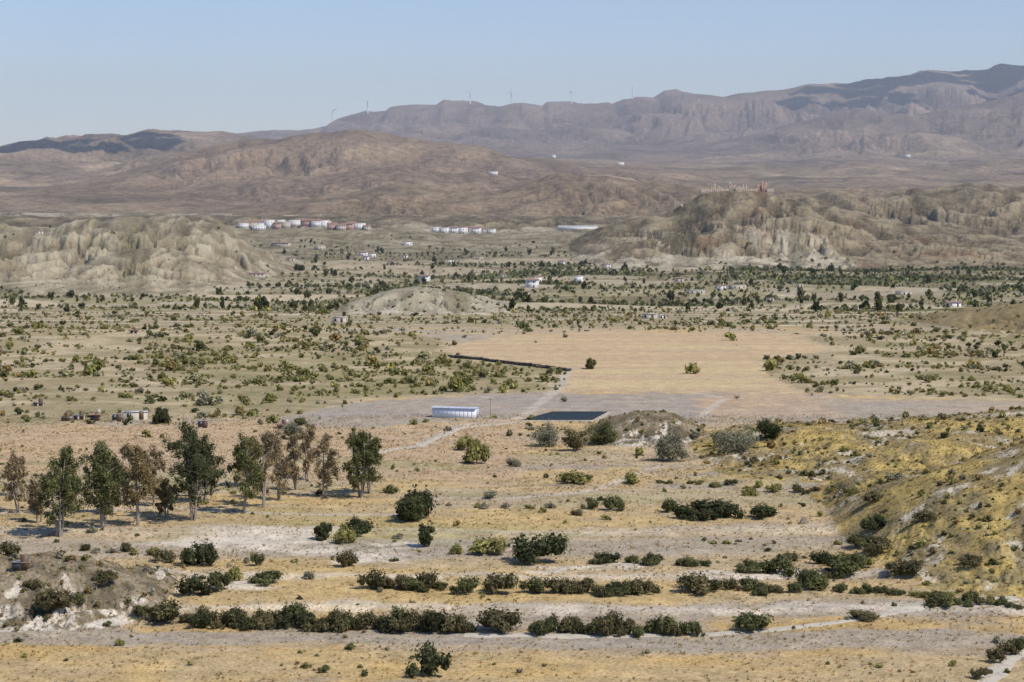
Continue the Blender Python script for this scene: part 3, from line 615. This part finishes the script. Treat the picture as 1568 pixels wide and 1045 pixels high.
def castle():
    x0=CX; z0=CZ; em=bpy.data.objects.new("castle_ruin",None); scene.collection.objects.link(em); em.location=(x0,2600,z0)
    m=2600/F; rq=np.random.default_rng(5)
    def broken(xa,xb,ya,yb,zt,n=4,amp=.3):
        L=[]
        for k in range(n):
            c0=xa+(xb-xa)*k/n; c1=xa+(xb-xa)*(k+1)/n
            L.append((c0,c1-.004,ya-.01*k,yb+.01*k,-8,zt*(1-amp*rq.uniform(0,1))))
        return L
    def px2(a): return (a-1130)*m
    W=[]
    for a,b,h in [(1072,1086,3),(1086,1104,5),(1104,1114,4),(1124,1142,6),(1142,1157,4),(1172,1182,3)]:
        W+=broken(px2(a),px2(b),-15,-13,h*m,6,.5)
    part("curtain_wall",W,M_stone,em)
    T=[]
    for a,b,h in [(1087,1094,11),(1097,1101.5,8),(1114,1120,14),(1121,1125,10),(1135,1142,10)]:
        T+=broken(px2(a),px2(b),-12.5,-6,h*m,3,.35)
    part("towers",T,M_stone,em)
    T=[]
    for a,b,h in [(1157,1161,11),(1164,1172,15)]: T+=broken(px2(a),px2(b),-12.5,-5,h*m,3,.3)
    T.append((px2(1161)+.05,px2(1164)-.05,-11,-9,-6,7*m))
    part("red_keep",T,M_red,em)
    part("arrow_slits",[(px2(a)-.35,px2(a)+.35,y0-.12,y0+.1,h,h+2) for a,h,y0 in [(1091,5.5,-12.5),(1117,7,-12.5),(1168,7,-12.5)]],M_glass,em)
    q=place(1043,318)
    em2=bpy.data.objects.new("watch_tower_ruin",None); scene.collection.objects.link(em2); em2.location=q
    part("tower",[(-2.2,2.2,-2,2,-2,4.5),(-2.2,-1.2,-2,-1.2,4.5,5.5),(.6,2.2,-2,-1.2,4.5,6)],M_stone,em2); part("doorway",[(-.6,.6,-2.05,-1.9,0,2)],M_glass,em2)
castle()
M_turb=simple("turbine_white",(.88,.88,.88),.5,0,.1,.03)
def turbine(px,seed):
    D=13900; a,_=ray(px,155); xx=a*D; z=float(hf(np.array([xx]),np.array([D*1.]))[0]); rq=np.random.default_rng(seed)
    V=[];Fc=[]
    v,f=tube([(0,0,-15),(0,0,40),(0,0,84)],[4.8,4.2,3.2],10); V+=list(v);Fc+=f
    o=len(V); v,f=boxes([(-2.5,2.5,-6,6,83.5,88.5)]); V+=v; Fc+=[tuple(k+o for k in q) for q in f]
    ph=rq.uniform(0,2)
    for k in range(3):
        t=ph+k*2.0944; d=np.array([math.sin(t),0,math.cos(t)]); c=np.array([0,-7,85.5])
        o=len(V); v,f=tube([c,c+d*8,c+d*22,c+d*44],[2,3.2,2.4,.9],6); V+=list(v);Fc+=[tuple(k2+o for k2 in q) for q in f]
    o=len(V); v,f=tube([(0,-6,85.5),(0,-8,85.5),(0,-10,85.5)],[2.4,2.0,.3],8); V+=list(v);Fc+=[tuple(k2+o for k2 in q) for q in f]
    ob=mkmesh("wind_turbine",V,Fc,M_turb); ob.location=(xx,D,z); ob.rotation_euler=(0,0,rq.uniform(-.4,.4))
for i,p in enumerate([510,563,720,783,875,969]): turbine(p,i)
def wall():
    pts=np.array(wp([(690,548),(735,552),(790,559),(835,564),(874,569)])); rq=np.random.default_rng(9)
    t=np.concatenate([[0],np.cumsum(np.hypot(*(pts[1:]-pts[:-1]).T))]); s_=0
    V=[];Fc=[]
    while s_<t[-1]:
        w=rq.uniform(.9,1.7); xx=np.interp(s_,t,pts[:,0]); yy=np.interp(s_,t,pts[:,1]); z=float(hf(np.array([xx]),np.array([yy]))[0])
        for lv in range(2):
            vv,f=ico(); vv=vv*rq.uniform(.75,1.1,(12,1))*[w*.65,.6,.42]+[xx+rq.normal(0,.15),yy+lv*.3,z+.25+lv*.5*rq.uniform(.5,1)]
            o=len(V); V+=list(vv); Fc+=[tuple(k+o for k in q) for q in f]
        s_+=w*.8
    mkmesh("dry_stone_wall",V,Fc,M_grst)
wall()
def pond():
    C4=np.array([onplain(a,b) for a,b in [(800,645),(846,632),(930,632),(906,645)]]); c=C4.mean(0); k=12
    P=np.concatenate([C4[i]+(C4[(i+1)%4]-C4[i])*np.linspace(0,1,k,endpoint=False)[:,None] for i in range(4)])-c; n=len(P)
    z0=float(hf(np.array([c[0]]),np.array([c[1]]))[0])
    em=bpy.data.objects.new("irrigation_pond",None); scene.collection.objects.link(em); em.location=(c[0],c[1],z0)
    def ring(sc,z): return [(p[0]*sc,p[1]*sc,z) for p in P]
    def strip(rings,name,mat):
        V=sum(rings,[]); Fc=[(i*n+j,i*n+(j+1)%n,(i+1)*n+(j+1)%n,(i+1)*n+j) for i in range(len(rings)-1) for j in range(n)]
        ob=mkmesh(name,V,Fc,mat); ob.parent=em
    strip([ring(1.2,-.6),ring(1.06,.35),ring(1.02,.35)],"berm",simple("gravel_berm",lin(170,158,138),.95,0,1.2,.3))
    strip([ring(1.018,.37),ring(.93,.15)],"liner",simple("black_liner",(.02,.022,.025),.8))
    V=[(0,0,.2)]+ring(.96,.2); m,nt,b=newmat("pond_water"); b.inputs["Base Color"].default_value=(.03,.042,.05,1); b.inputs["Roughness"].default_value=.9; b.inputs["Specular IOR Level"].default_value=.1
    tc=nt.nodes.new("ShaderNodeTexCoord"); no=nt.nodes.new("ShaderNodeTexNoise"); no.inputs["Scale"].default_value=.6; nt.links.new(tc.outputs["Object"],no.inputs["Vector"]); bu=nt.nodes.new("ShaderNodeBump"); bu.inputs["Strength"].default_value=.2; nt.links.new(no.outputs[0],bu.inputs["Height"]); nt.links.new(bu.outputs[0],b.inputs["Normal"])
    ob=mkmesh("water",V,[(0,1+j,1+(j+1)%n) for j in range(n)],m); ob.parent=em
pond()
MR=simple("pale_dirt",lin(200,189,168),.95,0,.6,.15)
def road(pts,wd,name="dirt_track"):
    pts=np.array([onplain(a,b) for a,b in pts]); t=np.concatenate([[0],np.cumsum(np.hypot(*(pts[1:]-pts[:-1]).T))]); n=int(t[-1]/.8)+2; s_=np.linspace(0,t[-1],n)
    x=np.interp(s_,t,pts[:,0]);y=np.interp(s_,t,pts[:,1]); k=np.ones(9)/9
    x=np.convolve(np.pad(x,4,'edge'),k,'valid');y=np.convolve(np.pad(y,4,'edge'),k,'valid')
    dx=np.gradient(x);dy=np.gradient(y);l=np.hypot(dx,dy);nx,ny=-dy/l,dx/l; cols=[]
    for j,u in enumerate([-1,-.5,0,.5,1]):
        w=wd*.5*u*(1+.35*perlin(s_/4,s_*0+j+.37,60+j)*abs(u)*1.5); X=x+nx*w;Y=y+ny*w; Z=hf(X,Y)+(.07 if abs(u)<1 else -.04); cols.append(np.stack([X,Y,Z],1))
    V=np.stack(cols,1).reshape(-1,3); Fc=[(i*5+j,(i+1)*5+j,(i+1)*5+j+1,i*5+j+1) for i in range(n-1) for j in range(4)]
    mkmesh(name,V,Fc,MR,None,True)
road([(700,972),(900,976),(1090,971),(1200,963),(1310,948),(1380,938),(1440,932),(1568,926)],2.6)
road([(560,700),(640,685),(680,665),(705,654),(800,646)],2.6)
road([(1600,968),(1540,1010),(1500,1060)],3.0)
print("built",time.time()-T0)
# ------------------------------------------------------------------ clouds (outside the view, they shade the ranges)
EL=math.radians(52); AZX=math.radians(-32)
sd=Vector((math.cos(EL)*math.cos(AZX),math.cos(EL)*math.sin(AZX),math.sin(EL)))
MC=simple("cloud_white",(.8,.8,.8),1)
def cloud(px,py,D,rx,ry,seed):
    x0,z0=at_depth(px,py,D); T=(2600-z0)/sd.z; c=np.array([x0,D,z0])+np.array(sd)*T; v,f=ico(); rq=np.random.default_rng(seed); V=[];Fc=[]
    for k in range(22):
        o=len(V); a=rq.uniform(0,6.28); q=rq.uniform(0,1)**.5
        vv=v*rq.uniform(.7,1.1,(12,1))*[rx*.33,ry*.33,90]+c+[math.cos(a)*q*rx,math.sin(a)*q*ry,rq.normal(0,20)]; V+=list(vv);Fc+=[tuple(j+o for j in t) for t in f]
    mkmesh("cloud",V,Fc,MC)
cloud(110,226,8100,400,420,1); cloud(1500,122,13600,950,420,4); cloud(1300,138,13300,400,250,5)
# ------------------------------------------------------------------ light, sky, haze
sun_d=bpy.data.lights.new("sun",'SUN'); sun_d.energy=4.1; sun_d.angle=math.radians(.5); sun_d.color=(1,.945,.86)
sun=bpy.data.objects.new("sun",sun_d); scene.collection.objects.link(sun); sun.rotation_euler=sd.to_track_quat('Z','Y').to_euler()
w=bpy.data.worlds.new("World"); scene.world=w; w.use_nodes=True; nt=w.node_tree
sky=nt.nodes.new("ShaderNodeTexSky"); sky.sky_type='NISHITA'; sky.sun_disc=False; sky.sun_elevation=EL; sky.sun_rotation=math.atan2(sd.x,sd.y)
sky.altitude=600; sky.air_density=1.0; sky.dust_density=.3; sky.ozone_density=5.0
tint=nt.nodes.new("ShaderNodeVectorMath"); tint.operation='MULTIPLY'; tint.inputs[1].default_value=(1.0,1.0,1.12)
nt.links.new(sky.outputs[0],tint.inputs[0]); nt.links.new(tint.outputs[0],nt.nodes["Background"].inputs[0]); nt.nodes["Background"].inputs[1].default_value=.13
hz=mkmesh("atmospheric_haze",*boxes([(-16000,16000,1000,28000,-300,1600)]),None)
m=bpy.data.materials.new("haze"); m.use_nodes=True; n_=m.node_tree; n_.nodes.remove(n_.nodes["Principled BSDF"])
vs=n_.nodes.new("ShaderNodeVolumeScatter"); vs.inputs["Color"].default_value=(.80,.88,1.0,1); vs.inputs["Density"].default_value=4.8e-5
n_.links.new(vs.outputs[0],n_.nodes["Material Output"].inputs["Volume"]); hz.data.materials.append(m)
scene.view_settings.view_transform='Standard'; scene.view_settings.look='None'; scene.view_settings.exposure=0
print("done",time.time()-T0)
